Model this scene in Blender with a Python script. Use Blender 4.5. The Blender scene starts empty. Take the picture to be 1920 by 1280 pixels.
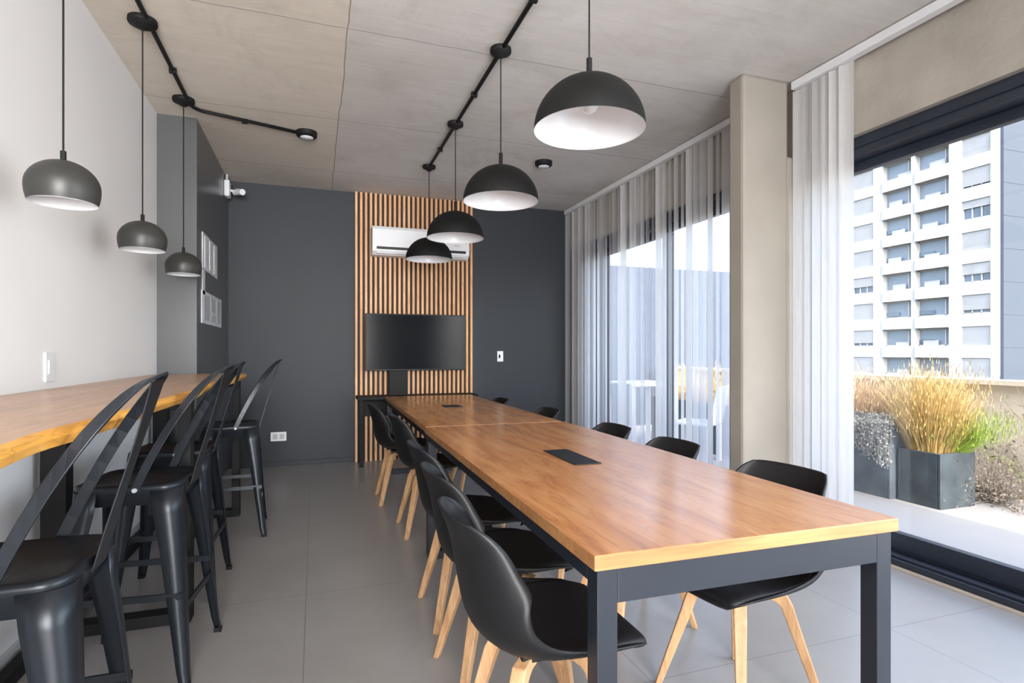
import bpy, math, random
from mathutils import Vector, Matrix
random.seed(7)
PI = math.pi
sc = bpy.context.scene
COL = sc.collection

# ------------------------------------------------------------------ camera
F_PX = 1060.0
YAW = math.atan((960 - 590) / F_PX)
cam = bpy.data.cameras.new('camera')
cam.sensor_width = 36.0
cam.lens = F_PX / 1920 * 36.0
cam.shift_y = 20.0 / 1920
cam.clip_end = 500
cam_o = bpy.data.objects.new('camera', cam)
cam_o.location = (0, 0, 1.2)
cam_o.rotation_euler = (PI / 2, 0, -YAW)
COL.objects.link(cam_o)
sc.camera = cam_o

# ------------------------------------------------------------------ world, sun, lights, exposure
sc.view_settings.view_transform = 'Standard'
sc.view_settings.look = 'None'
sc.view_settings.gamma = 1
sc.view_settings.use_curve_mapping = False
sc.view_settings.exposure = 0.0

w = bpy.data.worlds.new('sky')
sc.world = w
w.use_nodes = True
nt = w.node_tree
bg = nt.nodes['Background']
sky = nt.nodes.new('ShaderNodeTexSky')
sky.sky_type = 'NISHITA'
sky.sun_disc = False
sky.sun_elevation = math.radians(42)
sky.sun_rotation = math.radians(193)
sky.air_density = 1.0
sky.dust_density = 2.5
hs = nt.nodes.new('ShaderNodeHueSaturation')
hs.inputs['Saturation'].default_value = 0.75
nt.links.new(sky.outputs[0], hs.inputs['Color'])
nt.links.new(hs.outputs[0], bg.inputs[0])
bg.inputs[1].default_value = 1.3


def light(name, kind, loc, rot, energy, color=(1, 1, 1), **kw):
    l = bpy.data.lights.new(name, kind)
    l.energy = energy
    l.color = color
    for k, v in kw.items():
        setattr(l, k, v)
    o = bpy.data.objects.new(name, l)
    o.location = loc
    o.rotation_euler = rot
    COL.objects.link(o)
    return o


# sun comes from behind the room, over the roof
sd = Vector((-0.22, -0.975, 0.0)).normalized() * math.cos(math.radians(42)) + Vector((0, 0, math.sin(math.radians(42))))
so = light('sun', 'SUN', (0, 0, 20), (0, 0, 0), 3.8, (1.0, 0.93, 0.84), angle=0.01)
so.rotation_euler = (-sd).to_track_quat('-Z', 'Y').to_euler()
# added fill lamps brightening the room: in the side window, and behind the camera
light('side_window_fill', 'AREA', (3.0, -0.35, 1.35), (0, PI / 2, 0), 98, (0.86, 0.93, 1.0),
      shape='RECTANGLE', size=2.1, size_y=2.9)
light('rear_fill', 'AREA', (0.0, -2.97, 1.6), (PI / 2 + 0.10, 0, 0), 135, (0.98, 0.98, 1.0),
      shape='RECTANGLE', size=2.0, size_y=2.2, spread=math.radians(84))

# ------------------------------------------------------------------ materials
MATS = {}


def nodes(name):
    m = bpy.data.materials.new(name)
    m.use_nodes = True
    t = m.node_tree
    b = t.nodes['Principled BSDF']
    MATS[name] = m
    return m, t, b


def add(t, kind, **kw):
    n = t.nodes.new(kind)
    for k, v in kw.items():
        setattr(n, k, v)
    return n


def coords(t, scale=(1, 1, 1), src='Object'):
    tc = add(t, 'ShaderNodeTexCoord')
    mp = add(t, 'ShaderNodeMapping')
    mp.inputs['Scale'].default_value = scale
    t.links.new(tc.outputs[src], mp.inputs['Vector'])
    return mp.outputs['Vector']


def ramp(t, fac, stops):
    r = add(t, 'ShaderNodeValToRGB')
    e = r.color_ramp.elements
    while len(e) < len(stops):
        e.new(0.5)
    for i, (p, c) in enumerate(stops):
        e[i].position = p
        e[i].color = (c[0], c[1], c[2], 1)
    t.links.new(fac, r.inputs['Fac'])
    return r.outputs['Color']


def noise(t, vec, scale=5, detail=4, rough=0.5, dist=0.0):
    n = add(t, 'ShaderNodeTexNoise')
    n.inputs['Scale'].default_value = scale
    n.inputs['Detail'].default_value = detail
    n.inputs['Roughness'].default_value = rough
    n.inputs['Distortion'].default_value = dist
    t.links.new(vec, n.inputs['Vector'])
    return n.outputs['Fac']


def mixc(t, fac, a, b, mode='MIX'):
    m = add(t, 'ShaderNodeMix', data_type='RGBA', blend_type=mode)
    for sock, val in ((m.inputs[0], fac), (m.inputs[6], a), (m.inputs[7], b)):
        if hasattr(val, 'links'):
            t.links.new(val, sock)
        elif isinstance(val, (int, float)):
            sock.default_value = val
        else:
            sock.default_value = (val[0], val[1], val[2], 1)
    return m.outputs[2]


def bump(t, b, h, strength=0.2, dist=0.01):
    n = add(t, 'ShaderNodeBump')
    n.inputs['Strength'].default_value = strength
    n.inputs['Distance'].default_value = dist
    t.links.new(h, n.inputs['Height'])
    t.links.new(n.outputs[0], b.inputs['Normal'])


def plain(name, c, rough=0.5, metal=0.0, var=0.06, scale=6, bmp=0.0, spec=0.5, coat=0.0):
    m, t, b = nodes(name)
    v = coords(t)
    f = noise(t, v, scale, 5)
    lo = [x * (1 - var) for x in c]
    hi = [min(1, x * (1 + var)) for x in c]
    t.links.new(ramp(t, f, [(0.3, lo), (0.7, hi)]), b.inputs['Base Color'])
    b.inputs['Roughness'].default_value = rough
    b.inputs['Metallic'].default_value = metal
    b.inputs['Specular IOR Level'].default_value = spec
    b.inputs['Coat Weight'].default_value = coat
    if bmp:
        f2 = noise(t, v, scale * 12, 3)
        bump(t, b, f2, bmp, 0.004)
    return m


def line_mask(t, comp, pos, width):
    """1 on a thin line where comp == pos (mod nothing)."""
    a = add(t, 'ShaderNodeMath', operation='SUBTRACT')
    t.links.new(comp, a.inputs[0])
    a.inputs[1].default_value = pos
    ab = add(t, 'ShaderNodeMath', operation='ABSOLUTE')
    t.links.new(a.outputs[0], ab.inputs[0])
    lt = add(t, 'ShaderNodeMath', operation='LESS_THAN')
    t.links.new(ab.outputs[0], lt.inputs[0])
    lt.inputs[1].default_value = width
    return lt.outputs[0]


def vmax(t, sockets):
    cur = sockets[0]
    for s in sockets[1:]:
        m = add(t, 'ShaderNodeMath', operation='MAXIMUM')
        t.links.new(cur, m.inputs[0])
        t.links.new(s, m.inputs[1])
        cur = m.outputs[0]
    return cur


def concrete_ceiling():
    m, t, b = nodes('board_marked_concrete')
    v = coords(t)
    f1 = noise(t, v, 0.8, 5, 0.6)
    base = ramp(t, f1, [(0.3, (0.50, 0.475, 0.44)), (0.55, (0.60, 0.575, 0.545)), (0.75, (0.68, 0.655, 0.625))])
    sep = add(t, 'ShaderNodeSeparateXYZ')
    t.links.new(v, sep.inputs[0])
    X, Y = sep.outputs[0], sep.outputs[1]
    # boards left of the long joint yellower, mostly warm light put into colour
    lt = add(t, 'ShaderNodeMath', operation='LESS_THAN')
    t.links.new(X, lt.inputs[0])
    lt.inputs[1].default_value = 0.18
    base = mixc(t, lt.outputs[0], base, mixc(t, 0.5, base, (0.66, 0.58, 0.46)))
    st = noise(t, coords(t, (0.6, 9, 1)), 3.0, 6, 0.7, 0.6)
    base = mixc(t, 0.35, base, ramp(t, st, [(0.25, (0.40, 0.38, 0.36)), (0.62, (0.62, 0.60, 0.58))]), 'OVERLAY')
    sp = noise(t, v, 9, 8, 0.75)
    spm = ramp(t, sp, [(0.66, (0, 0, 0)), (0.76, (1, 1, 1))])
    base = mixc(t, spm, base, mixc(t, 0.45, base, (0.2, 0.19, 0.18)))
    wob = noise(t, v, 2.5, 3)
    wm = add(t, 'ShaderNodeMath', operation='MULTIPLY_ADD')
    t.links.new(wob, wm.inputs[0])
    wm.inputs[1].default_value = 0.035
    t.links.new(X, wm.inputs[2])
    wy = add(t, 'ShaderNodeMath', operation='MULTIPLY_ADD')
    t.links.new(wob, wy.inputs[0])
    wy.inputs[1].default_value = 0.035
    t.links.new(Y, wy.inputs[2])
    ls = [line_mask(t, wm.outputs[0], p, 0.004) for p in (0.19,)]
    ls += [line_mask(t, wy.outputs[0], p, 0.0035) for p in (0.66, 1.94, 3.22, 4.50, 5.78)]
    lm = vmax(t, ls)
    base = mixc(t, lm, base, mixc(t, 0.7, base, (0.16, 0.15, 0.14)))
    big = noise(t, v, 1.7, 9, 0.72, 0.8)
    base = mixc(t, ramp(t, big, [(0.52, (0, 0, 0)), (0.66, (0.5, 0.5, 0.5))]), base, mixc(t, 0.6, base, (0.36, 0.33, 0.29)))
    t.links.new(base, b.inputs['Base Color'])
    b.inputs['Roughness'].default_value = 0.85
    bump(t, b, sp, 0.25, 0.006)
    return m


def tile_floor():
    m, t, b = nodes('grey_porcelain_tiles')
    v = coords(t)
    sep = add(t, 'ShaderNodeSeparateXYZ')
    t.links.new(v, sep.inputs[0])
    f = noise(t, v, 2.5, 6, 0.6)
    base = ramp(t, f, [(0.3, (0.29, 0.275, 0.262)), (0.7, (0.33, 0.315, 0.302))])
    ls = [line_mask(t, sep.outputs[0], -0.04 + 1.2 * k, 0.0017) for k in range(-1, 4)]
    ls += [line_mask(t, sep.outputs[1], 1.78 + 1.2 * k, 0.0017) for k in range(-3, 5)]
    lm = vmax(t, ls)
    t.links.new(mixc(t, lm, base, (0.17, 0.16, 0.15)), b.inputs['Base Color'])
    b.inputs['Roughness'].default_value = 0.30
    bump(t, b, lm, -0.2, 0.002)
    return m


def wood(name, c1, c2, c3, rough=0.3, axis=1, coat=0.0, sc_=1.0, knots=0.3):
    """grain runs along the given object axis"""
    m, t, b = nodes(name)
    s = [7.0 * sc_, 7.0 * sc_, 7.0 * sc_]
    s[axis] = 0.9 * sc_
    v = coords(t, tuple(s))
    g = noise(t, v, 1.6, 6, 0.62, 1.2)
    col = ramp(t, g, [(0.28, c1), (0.5, c2), (0.72, c3)])
    s2 = [60.0 * sc_] * 3
    s2[axis] = 3.0 * sc_
    fine = noise(t, coords(t, tuple(s2)), 1.0, 3, 0.6)
    col = mixc(t, 0.25, col, ramp(t, fine, [(0.3, [x * 0.6 for x in c1]), (0.7, c3)]), 'SOFT_LIGHT')
    s3 = [9.0 * sc_] * 3
    s3[axis] = 1.1 * sc_
    vein = noise(t, coords(t, tuple(s3)), 1.3, 2, 0.5, 2.5)
    vm = ramp(t, vein, [(0.47, (0, 0, 0)), (0.5, (knots, knots, knots)), (0.53, (0, 0, 0))])
    col = mixc(t, vm, col, [x * 0.45 for x in c1])
    t.links.new(col, b.inputs['Base Color'])
    b.inputs['Roughness'].default_value = rough
    b.inputs['Coat Weight'].default_value = coat
    b.inputs['Coat Roughness'].default_value = 0.15
    bump(t, b, fine, 0.05, 0.002)
    return m


M_ceiling = concrete_ceiling()
M_floor = tile_floor()
M_white_wall = plain('white_wall_paint', (0.80, 0.79, 0.78), 0.75, var=0.015, scale=2)
M_dark_wall = plain('charcoal_wall_paint', (0.023, 0.028, 0.035), 0.6, var=0.05, scale=1.5)
M_pier = plain('grey_pier_paint', (0.092, 0.095, 0.098), 0.3, var=0.04, scale=1.5)
M_beige_con = plain('beige_concrete', (0.42, 0.385, 0.335), 0.85, var=0.14, scale=3, bmp=0.5)
M_column = plain('column_render', (0.32, 0.29, 0.25), 0.8, var=0.07, scale=2.5, bmp=0.2)
M_frame = plain('navy_aluminium', (0.022, 0.029, 0.045), 0.38, metal=0.0, var=0.05)
M_steel = plain('powder_coated_table_steel', (0.014, 0.018, 0.026), 0.42, var=0.08)
M_stool = plain('gunmetal_stool_steel', (0.013, 0.016, 0.021), 0.36, metal=0.3, var=0.12, scale=4)
M_blackmet = plain('black_conduit_metal', (0.008, 0.008, 0.008), 0.6, var=0.2, spec=0.25)
M_shell = plain('black_plastic_shell', (0.006, 0.006, 0.007), 0.5, var=0.1, spec=0.4)
M_cushion = plain('black_seat_pad', (0.003, 0.0035, 0.006), 0.6, var=0.2, scale=60)
M_lampblack = plain('matte_black_lamp', (0.006, 0.006, 0.006), 0.6, var=0.15, spec=0.25)
M_lampgrey = plain('graphite_lamp', (0.045, 0.044, 0.041), 0.42, metal=0.35, var=0.1)
M_lampwhite = plain('white_lamp_lining', (0.82, 0.82, 0.83), 0.3, var=0.02)
M_bulb = plain('frosted_bulb_glass', (0.85, 0.85, 0.86), 0.15, var=0.01)
M_plastic = plain('white_plastic', (0.80, 0.81, 0.83), 0.35, var=0.02)
M_plasticg = plain('pale_grey_plastic', (0.45, 0.46, 0.48), 0.4, var=0.02)
M_dark = plain('dark_slot', (0.01, 0.01, 0.012), 0.5)
M_screen = plain('glossy_tv_screen', (0.006, 0.007, 0.009), 0.14, var=0.05, spec=0.18)
M_tabletop = wood('oiled_table_wood', (0.36, 0.155, 0.06), (0.52, 0.245, 0.095), (0.62, 0.33, 0.15), 0.22, axis=1)
M_edge = wood('bright_table_edge_wood', (0.30, 0.145, 0.06), (0.44, 0.225, 0.095), (0.54, 0.31, 0.14), 0.4, axis=0)
M_counter = wood('counter_wood', (0.38, 0.23, 0.14), (0.50, 0.31, 0.19), (0.58, 0.38, 0.25), 0.33, axis=1)
M_counteredge = wood('amber_live_edge', (0.34, 0.14, 0.03), (0.72, 0.36, 0.07), (0.85, 0.50, 0.14), 0.4, axis=1, knots=0.3)
M_leg = wood('beech_chair_leg', (0.42, 0.24, 0.12), (0.56, 0.34, 0.18), (0.66, 0.43, 0.25), 0.45, axis=2, sc_=2.0)
M_slat = wood('timber_slat', (0.58, 0.32, 0.16), (0.72, 0.43, 0.24), (0.82, 0.54, 0.33), 0.5, axis=2, sc_=1.0)
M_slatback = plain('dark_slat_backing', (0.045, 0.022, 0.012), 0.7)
M_palesheet = plain('pale_thin_sheet', (0.62, 0.64, 0.67), 0.5, var=0.12, scale=9)
M_base = plain('pale_skirting', (0.55, 0.55, 0.56), 0.5, var=0.03)
M_terrace = plain('terrace_paving', (0.36, 0.35, 0.345), 0.75, var=0.05, scale=2)
M_parapet = plain('cream_parapet_render', (0.58, 0.51, 0.43), 0.85, var=0.03, scale=2)
M_greywall = plain('blue_grey_exterior_wall', (0.065, 0.08, 0.115), 0.8, var=0.05, scale=2)
M_bwhite = plain('white_building_render', (0.40, 0.39, 0.38), 0.85, var=0.03, scale=0.3)
M_bblue = plain('blue_grey_gable_cladding', (0.060, 0.074, 0.098), 0.8, var=0.01, scale=0.05)
M_bshut = plain('pale_roller_shutter', (0.31, 0.31, 0.31), 0.6, var=0.05, scale=1)
M_bglass = plain('blue_window_glass', (0.07, 0.10, 0.14), 0.15, var=0.3, scale=0.4)
M_bcurt = plain('grey_blue_balcony_glazing', (0.15, 0.185, 0.225), 0.35, var=0.10, scale=0.3)
M_planter = plain('slate_fibre_planter', (0.055, 0.07, 0.08), 0.7, var=0.35, scale=5, bmp=0.3)
M_planterw = plain('weathered_slate_planter', (0.10, 0.12, 0.14), 0.75, var=0.45, scale=3.5, bmp=0.4)
M_soil = plain('dry_soil', (0.09, 0.065, 0.045), 0.95, var=0.4, scale=20, bmp=0.6)
M_gold = plain('golden_dry_grass', (0.58, 0.41, 0.16), 0.7, var=0.35, scale=14)
M_straw = plain('pale_straw_grass', (0.62, 0.44, 0.27), 0.7, var=0.3, scale=14)
M_green = plain('fresh_green_grass', (0.27, 0.37, 0.05), 0.6, var=0.35, scale=14)
M_twig = plain('dry_grey_twigs', (0.22, 0.185, 0.15), 0.85, var=0.3, scale=20)
M_drygrey = plain('dead_grey_foliage', (0.40, 0.39, 0.37), 0.9, var=0.35, scale=20)
M_olive = plain('olive_leaf', (0.16, 0.17, 0.07), 0.7, var=0.3, scale=20)


def glass_mat():
    m = bpy.data.materials.new('clear_window_glass')
    m.use_nodes = True
    t = m.node_tree
    for n in list(t.nodes):
        t.nodes.remove(n)
    out = add(t, 'ShaderNodeOutputMaterial')
    tr = add(t, 'ShaderNodeBsdfTransparent')
    tr.inputs[0].default_value = (0.97, 0.985, 0.99, 1)
    gl = add(t, 'ShaderNodeBsdfGlossy')
    gl.inputs['Roughness'].default_value = 0.02
    mx = add(t, 'ShaderNodeMixShader')
    mx.inputs[0].default_value = 0.04
    t.links.new(tr.outputs[0], mx.inputs[1])
    t.links.new(gl.outputs[0], mx.inputs[2])
    t.links.new(mx.outputs[0], out.inputs[0])
    return m


def fabric(name, c, clear, transl):
    """light passing woven cloth: clear = see-through share, transl = share of the rest that glows through"""
    m = bpy.data.materials.new(name)
    m.use_nodes = True
    t = m.node_tree
    for n in list(t.nodes):
        t.nodes.remove(n)
    out = add(t, 'ShaderNodeOutputMaterial')
    v = coords(t, (1, 1, 0.1))
    f = noise(t, v, 60, 3)
    col = ramp(t, f, [(0.3, [x * 0.93 for x in c]), (0.7, c)])
    df = add(t, 'ShaderNodeBsdfDiffuse')
    tl = add(t, 'ShaderNodeBsdfTranslucent')
    tr = add(t, 'ShaderNodeBsdfTransparent')
    t.links.new(col, df.inputs[0])
    t.links.new(col, tl.inputs[0])
    m1 = add(t, 'ShaderNodeMixShader')
    m1.inputs[0].default_value = transl
    t.links.new(df.outputs[0], m1.inputs[1])
    t.links.new(tl.outputs[0], m1.inputs[2])
    m2 = add(t, 'ShaderNodeMixShader')
    m2.inputs[0].default_value = clear
    t.links.new(m1.outputs[0], m2.inputs[1])
    t.links.new(tr.outputs[0], m2.inputs[2])
    t.links.new(m2.outputs[0], out.inputs[0])
    return m


M_glass = glass_mat()
M_vane = fabric('white_blind_fabric', (0.88, 0.88, 0.89), 0.03, 0.45)
M_vane2 = fabric('dense_sheer_fabric', (0.92, 0.93, 0.96), 0.22, 0.58)
M_sheer = fabric('fine_sheer_fabric', (0.90, 0.91, 0.95), 0.60, 0.50)


# ------------------------------------------------------------------ mesh helpers
class MB:
    def __init__(s):
        s.v, s.f = [], []

    def add(s, vs, fs, M=None):
        o = len(s.v)
        for p in vs:
            p = Vector(p)
            s.v.append(tuple(M @ p) if M else tuple(p))
        s.f += [tuple(i + o for i in f) for f in fs]
        return s

    def box(s, x0, x1, y0, y1, z0, z1, M=None):
        vs = [(x0, y0, z0), (x1, y0, z0), (x1, y1, z0), (x0, y1, z0), (x0, y0, z1), (x1, y0, z1), (x1, y1, z1), (x0, y1, z1)]
        fs = [(0, 3, 2, 1), (4, 5, 6, 7), (0, 1, 5, 4), (1, 2, 6, 5), (2, 3, 7, 6), (3, 0, 4, 7)]
        return s.add(vs, fs, M)

    def lathe(s, prof, n=32, M=None, cap0=False, cap1=False):
        vs, fs = [], []
        for r, z in prof:
            for k in range(n):
                a = 2 * PI * k / n
                vs.append((r * math.cos(a), r * math.sin(a), z))
        for i in range(len(prof) - 1):
            for k in range(n):
                a, b = i * n + k, i * n + (k + 1) % n
                fs.append((a, b, b + n, a + n))
        if cap0:
            fs.append(tuple(range(n - 1, -1, -1)))
        if cap1:
            fs.append(tuple(range((len(prof) - 1) * n, len(prof) * n)))
        return s.add(vs, fs, M)

    def tube(s, pts, r, n=10, caps=True):
        pts = [Vector(p) for p in pts]
        rs = r if isinstance(r, (list, tuple)) else [r] * len(pts)
        vs, fs = [], []
        prev = None
        for i, p in enumerate(pts):
            d = (pts[min(i + 1, len(pts) - 1)] - pts[max(i - 1, 0)]).normalized()
            up = Vector((0, 0, 1)) if abs(d.z) < 0.9 else Vector((1, 0, 0))
            if prev is None:
                u = d.cross(up).normalized()
            else:
                u = (prev - d * prev.dot(d)).normalized()
            prev = u
            w_ = d.cross(u)
            for k in range(n):
                a = 2 * PI * k / n
                vs.append(p + (u * math.cos(a) + w_ * math.sin(a)) * rs[i])
        for i in range(len(pts) - 1):
            for k in range(n):
                a, b = i * n + k, i * n + (k + 1) % n
                fs.append((a, a + n, b + n, b))
        if caps:
            fs.append(tuple(range(n)))
            fs.append(tuple(range(len(pts) * n - 1, (len(pts) - 1) * n - 1, -1)))
        return s.add(vs, fs)

    def loft(s, secs, closed=True, caps=True):
        """secs: list of equal-length point rings"""
        n = len(secs[0])
        vs = [p for q in secs for p in q]
        fs = []
        for i in range(len(secs) - 1):
            for k in range(n if closed else n - 1):
                a, b = i * n + k, i * n + (k + 1) % n
                fs.append((a, b, b + n, a + n))
        if caps and closed:
            fs.append(tuple(range(n - 1, -1, -1)))
            fs.append(tuple(range((len(secs) - 1) * n, len(secs) * n)))
        return s.add(vs, fs)

    def build(s, name, mat, parent=None, smooth=False, bevel=0.0, solid=0.0, subsurf=0, mats=None, M=None):
        me = bpy.data.meshes.new(name)
        me.from_pydata([tuple(M @ Vector(p)) for p in s.v] if M else s.v, [], s.f)
        me.update()
        import bmesh
        bm = bmesh.new()
        bm.from_mesh(me)
        if not solid:
            bmesh.ops.recalc_face_normals(bm, faces=bm.faces)
        bm.to_mesh(me)
        bm.free()
        me.materials.append(mat)
        for x in mats or []:
            me.materials.append(x)
        o = bpy.data.objects.new(name, me)
        COL.objects.link(o)
        if parent:
            o.parent = parent
        if smooth:
            for p in me.polygons:
                p.use_smooth = True
        if solid:
            md = o.modifiers.new('solid', 'SOLIDIFY')
            md.thickness = solid
            md.offset = 0
        if bevel:
            md = o.modifiers.new('bevel', 'BEVEL')
            md.width = bevel
            md.segments = 2
            md.limit_method = 'ANGLE'
            md.angle_limit = math.radians(40)
        if subsurf:
            md = o.modifiers.new('sub', 'SUBSURF')
            md.levels = md.render_levels = subsurf
        return o


def tag(o, label=None, cat=None, group=None, kind=None):
    if label:
        o['label'] = label
    if cat:
        o['category'] = cat
    if group:
        o['group'] = group
    if kind:
        o['kind'] = kind
    return o


def empty(name, loc=(0, 0, 0), rz=0.0):
    o = bpy.data.objects.new(name, None)
    o.location = loc
    o.rotation_euler = (0, 0, rz)
    o.empty_display_size = 0.1
    COL.objects.link(o)
    return o


def kids(o):
    return [c for c in COL.objects if c.parent == o]


def copy_tree(o, parent=None):
    c = o.copy()
    COL.objects.link(c)
    c.parent = parent
    for ch in kids(o):
        copy_tree(ch, c)
    return c


def struct(name, mb, mat, label, cat, **kw):
    return tag(mb.build(name, mat, **kw), label, cat, kind='structure')


CZ = 2.96   # ceiling height
# ------------------------------------------------------------------ room shell
struct('floor', MB().box(-1.3, 3.06, -3.0, 6.65, -0.15, 0.0), M_floor, 'grey large-format tiled floor of the meeting room', 'floor')
struct('ceiling', MB().box(-1.3, 3.12, -3.0, 6.65, CZ, CZ + 0.25), M_ceiling, 'raw board-marked concrete ceiling with formwork joints', 'ceiling')
struct('wall_left', MB().box(-1.3, -1.1, -3.0, 4.8, 0, CZ), M_white_wall, 'plain white wall behind the high wooden counter', 'wall')
struct('wall_left_pier', MB().box(-1.3, -0.838, 4.8, 6.45, 0, CZ), M_pier, 'grey painted pier between white wall and far charcoal wall', 'wall')
struct('wall_back', MB().box(-1.3, 3.12, 6.45, 6.65, 0, CZ), M_dark_wall, 'charcoal end wall carrying the timber slat panel', 'wall')
struct('wall_rear', MB().box(-1.3, -1.05, -3.2, -3.0, 0, CZ).box(1.05, 3.12, -3.2, -3.0, 0, CZ).box(-1.05, 1.05, -3.2, -3.0, 0, 0.45).box(-1.05, 1.05, -3.2, -3.0, 2.75, CZ), M_pier, 'grey wall behind the viewpoint', 'wall')  # grey to calm screen reflections; opening cut for the added window
# right wall: lintel band, corner piece, column
struct('wall_right_lintel', MB().box(3.02, 3.34, -3.0, 6.45, 2.485, CZ), M_beige_con, 'beige concrete lintel above the terrace windows', 'wall')
struct('wall_right_corner', MB().box(3.02, 3.34, 6.0, 6.45, 0, 2.485), M_dark_wall, 'narrow wall strip between far window and charcoal wall', 'wall')
struct('wall_right_nook', MB().box(3.02, 3.34, -3.0, -1.9, 0, 2.485), M_white_wall, 'wall strip behind the viewpoint beside the window', 'wall')
struct('wall_right_column', MB().box(2.55, 2.915, 2.885, 3.02, 0, CZ).box(2.915, 3.34, 2.90, 3.10, 0, 2.485), M_column,
       'beige rendered concrete column between the two blinds', 'column', bevel=0.02)
struct('baseboard_left', MB().box(-1.1, -1.088, -3.0, 4.8, 0, 0.075), M_base, 'pale skirting along the white wall', 'skirting', bevel=0.003)
struct('baseboard_back', MB().box(-0.838, 0.41, 6.438, 6.45, 0, 0.05).box(1.745, 3.02, 6.438, 6.45, 0, 0.05), M_dark_wall,
       'charcoal skirting along the end wall', 'skirting', bevel=0.003)


def window(name, y0, y1, label, mull):
    r = empty(name, (3.06, (y0 + y1) / 2, 0))
    tag(r, label, 'window', kind='structure')
    h = (y1 - y0) / 2
    f = MB()
    f.box(0.0, 0.20, -h, h, 2.375, 2.485)          # head
    f.box(-0.015, 0.0, -h, h, 2.42, 2.43)
    f.box(0.0, 0.20, -h, h, -0.0, 0.045)           # sill
    f.box(0.02, 0.06, -h, h, 0.045, 0.06)
    f.box(0.12, 0.16, -h, h, 0.045, 0.065)
    f.box(0.0, 0.20, -h, -h + 0.05, 0.045, 2.375)
    f.box(0.0, 0.20, h - 0.05, h, 0.045, 2.375)
    f.build('frame', M_frame, r, bevel=0.004)
    n = len(mull) - 1
    for i in range(n):
        a, b = mull[i] - (y0 + y1) / 2, mull[i + 1] - (y0 + y1) / 2
        x = 0.02 if i % 2 == 0 else 0.11
        s = MB()
        s.box(x, x + 0.05, a, b, 0.065, 0.16)
        s.box(x, x + 0.05, a, b, 2.315, 2.374)
        s.box(x, x + 0.05, a, a + 0.07, 0.16, 2.315)
        s.box(x, x + 0.05, b - 0.07, b, 0.16, 2.315)
        so_ = s.build('sash', M_frame, r, bevel=0.004)
        MB().box(x + 0.022, x + 0.028, a + 0.07, b - 0.07, 0.16, 2.315).build('pane', M_glass, so_)
    return r


window('window_1', -1.9, 2.89, 'navy framed sliding glass door to the sunny terrace', [-1.85, 0.5, 2.84])
window('window_2', 3.11, 6.0, 'navy framed terrace window behind the drawn sheer blind', [3.16, 4.55, 5.95])
rw = tag(empty('added_rear_window', (0, -3.1, 0.45)), 'unseen window added behind the viewpoint for the fill lamp', 'window', kind='structure')  # made-up opening that gives the rear fill lamp a place
MB().box(-1.05, 1.05, -.03, .03, 0, .06).box(-1.05, 1.05, -.03, .03, 2.24, 2.3).box(-1.05, -.99, -.03, .03, .06, 2.24).box(.99, 1.05, -.03, .03, .06, 2.24).box(-.03, .03, -.03, .03, .06, 2.24).build('frame', M_frame, rw)
MB().box(-.99, -.03, -.003, .003, .06, 2.24).box(.03, .99, -.003, .003, .06, 2.24).build('pane', M_glass, rw)
struct('trim_1', MB().box(3.035, 3.058, -1.9, 2.89, 0, 0.012), plain('pale_threshold_strip', (0.55, 0.47, 0.38), 0.5), 'pale threshold strip in front of the sliding door', 'threshold')

# ------------------------------------------------------------------ terrace and outside
struct('terrace_floor', MB().box(3.06, 6.0, -6, 9.2, -0.25, -0.02), M_terrace, 'pale paved terrace floor outside the glass door', 'terrace')
struct('terrace_parapet', MB().box(5.5, 5.68, -6, 8.2, -0.02, 0.92).box(5.46, 5.72, -6, 8.2, 0.92, 0.96), M_parapet, 'cream rendered parapet closing the terrace', 'parapet')
struct('terrace_end_wall', MB().box(3.34, 7.2, 8.2, 8.4, -0.02, 2.62), M_greywall, 'blue grey wall at the far end of the terrace', 'wall')
struct('shade_overhang', MB().box(3.12, 3.7, -3.2, 6.65, CZ, CZ + 0.25), M_column, 'short unseen overhang added to shade the terrace by the windows', 'roof')  # out of view; added to throw shade on the near paving


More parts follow.
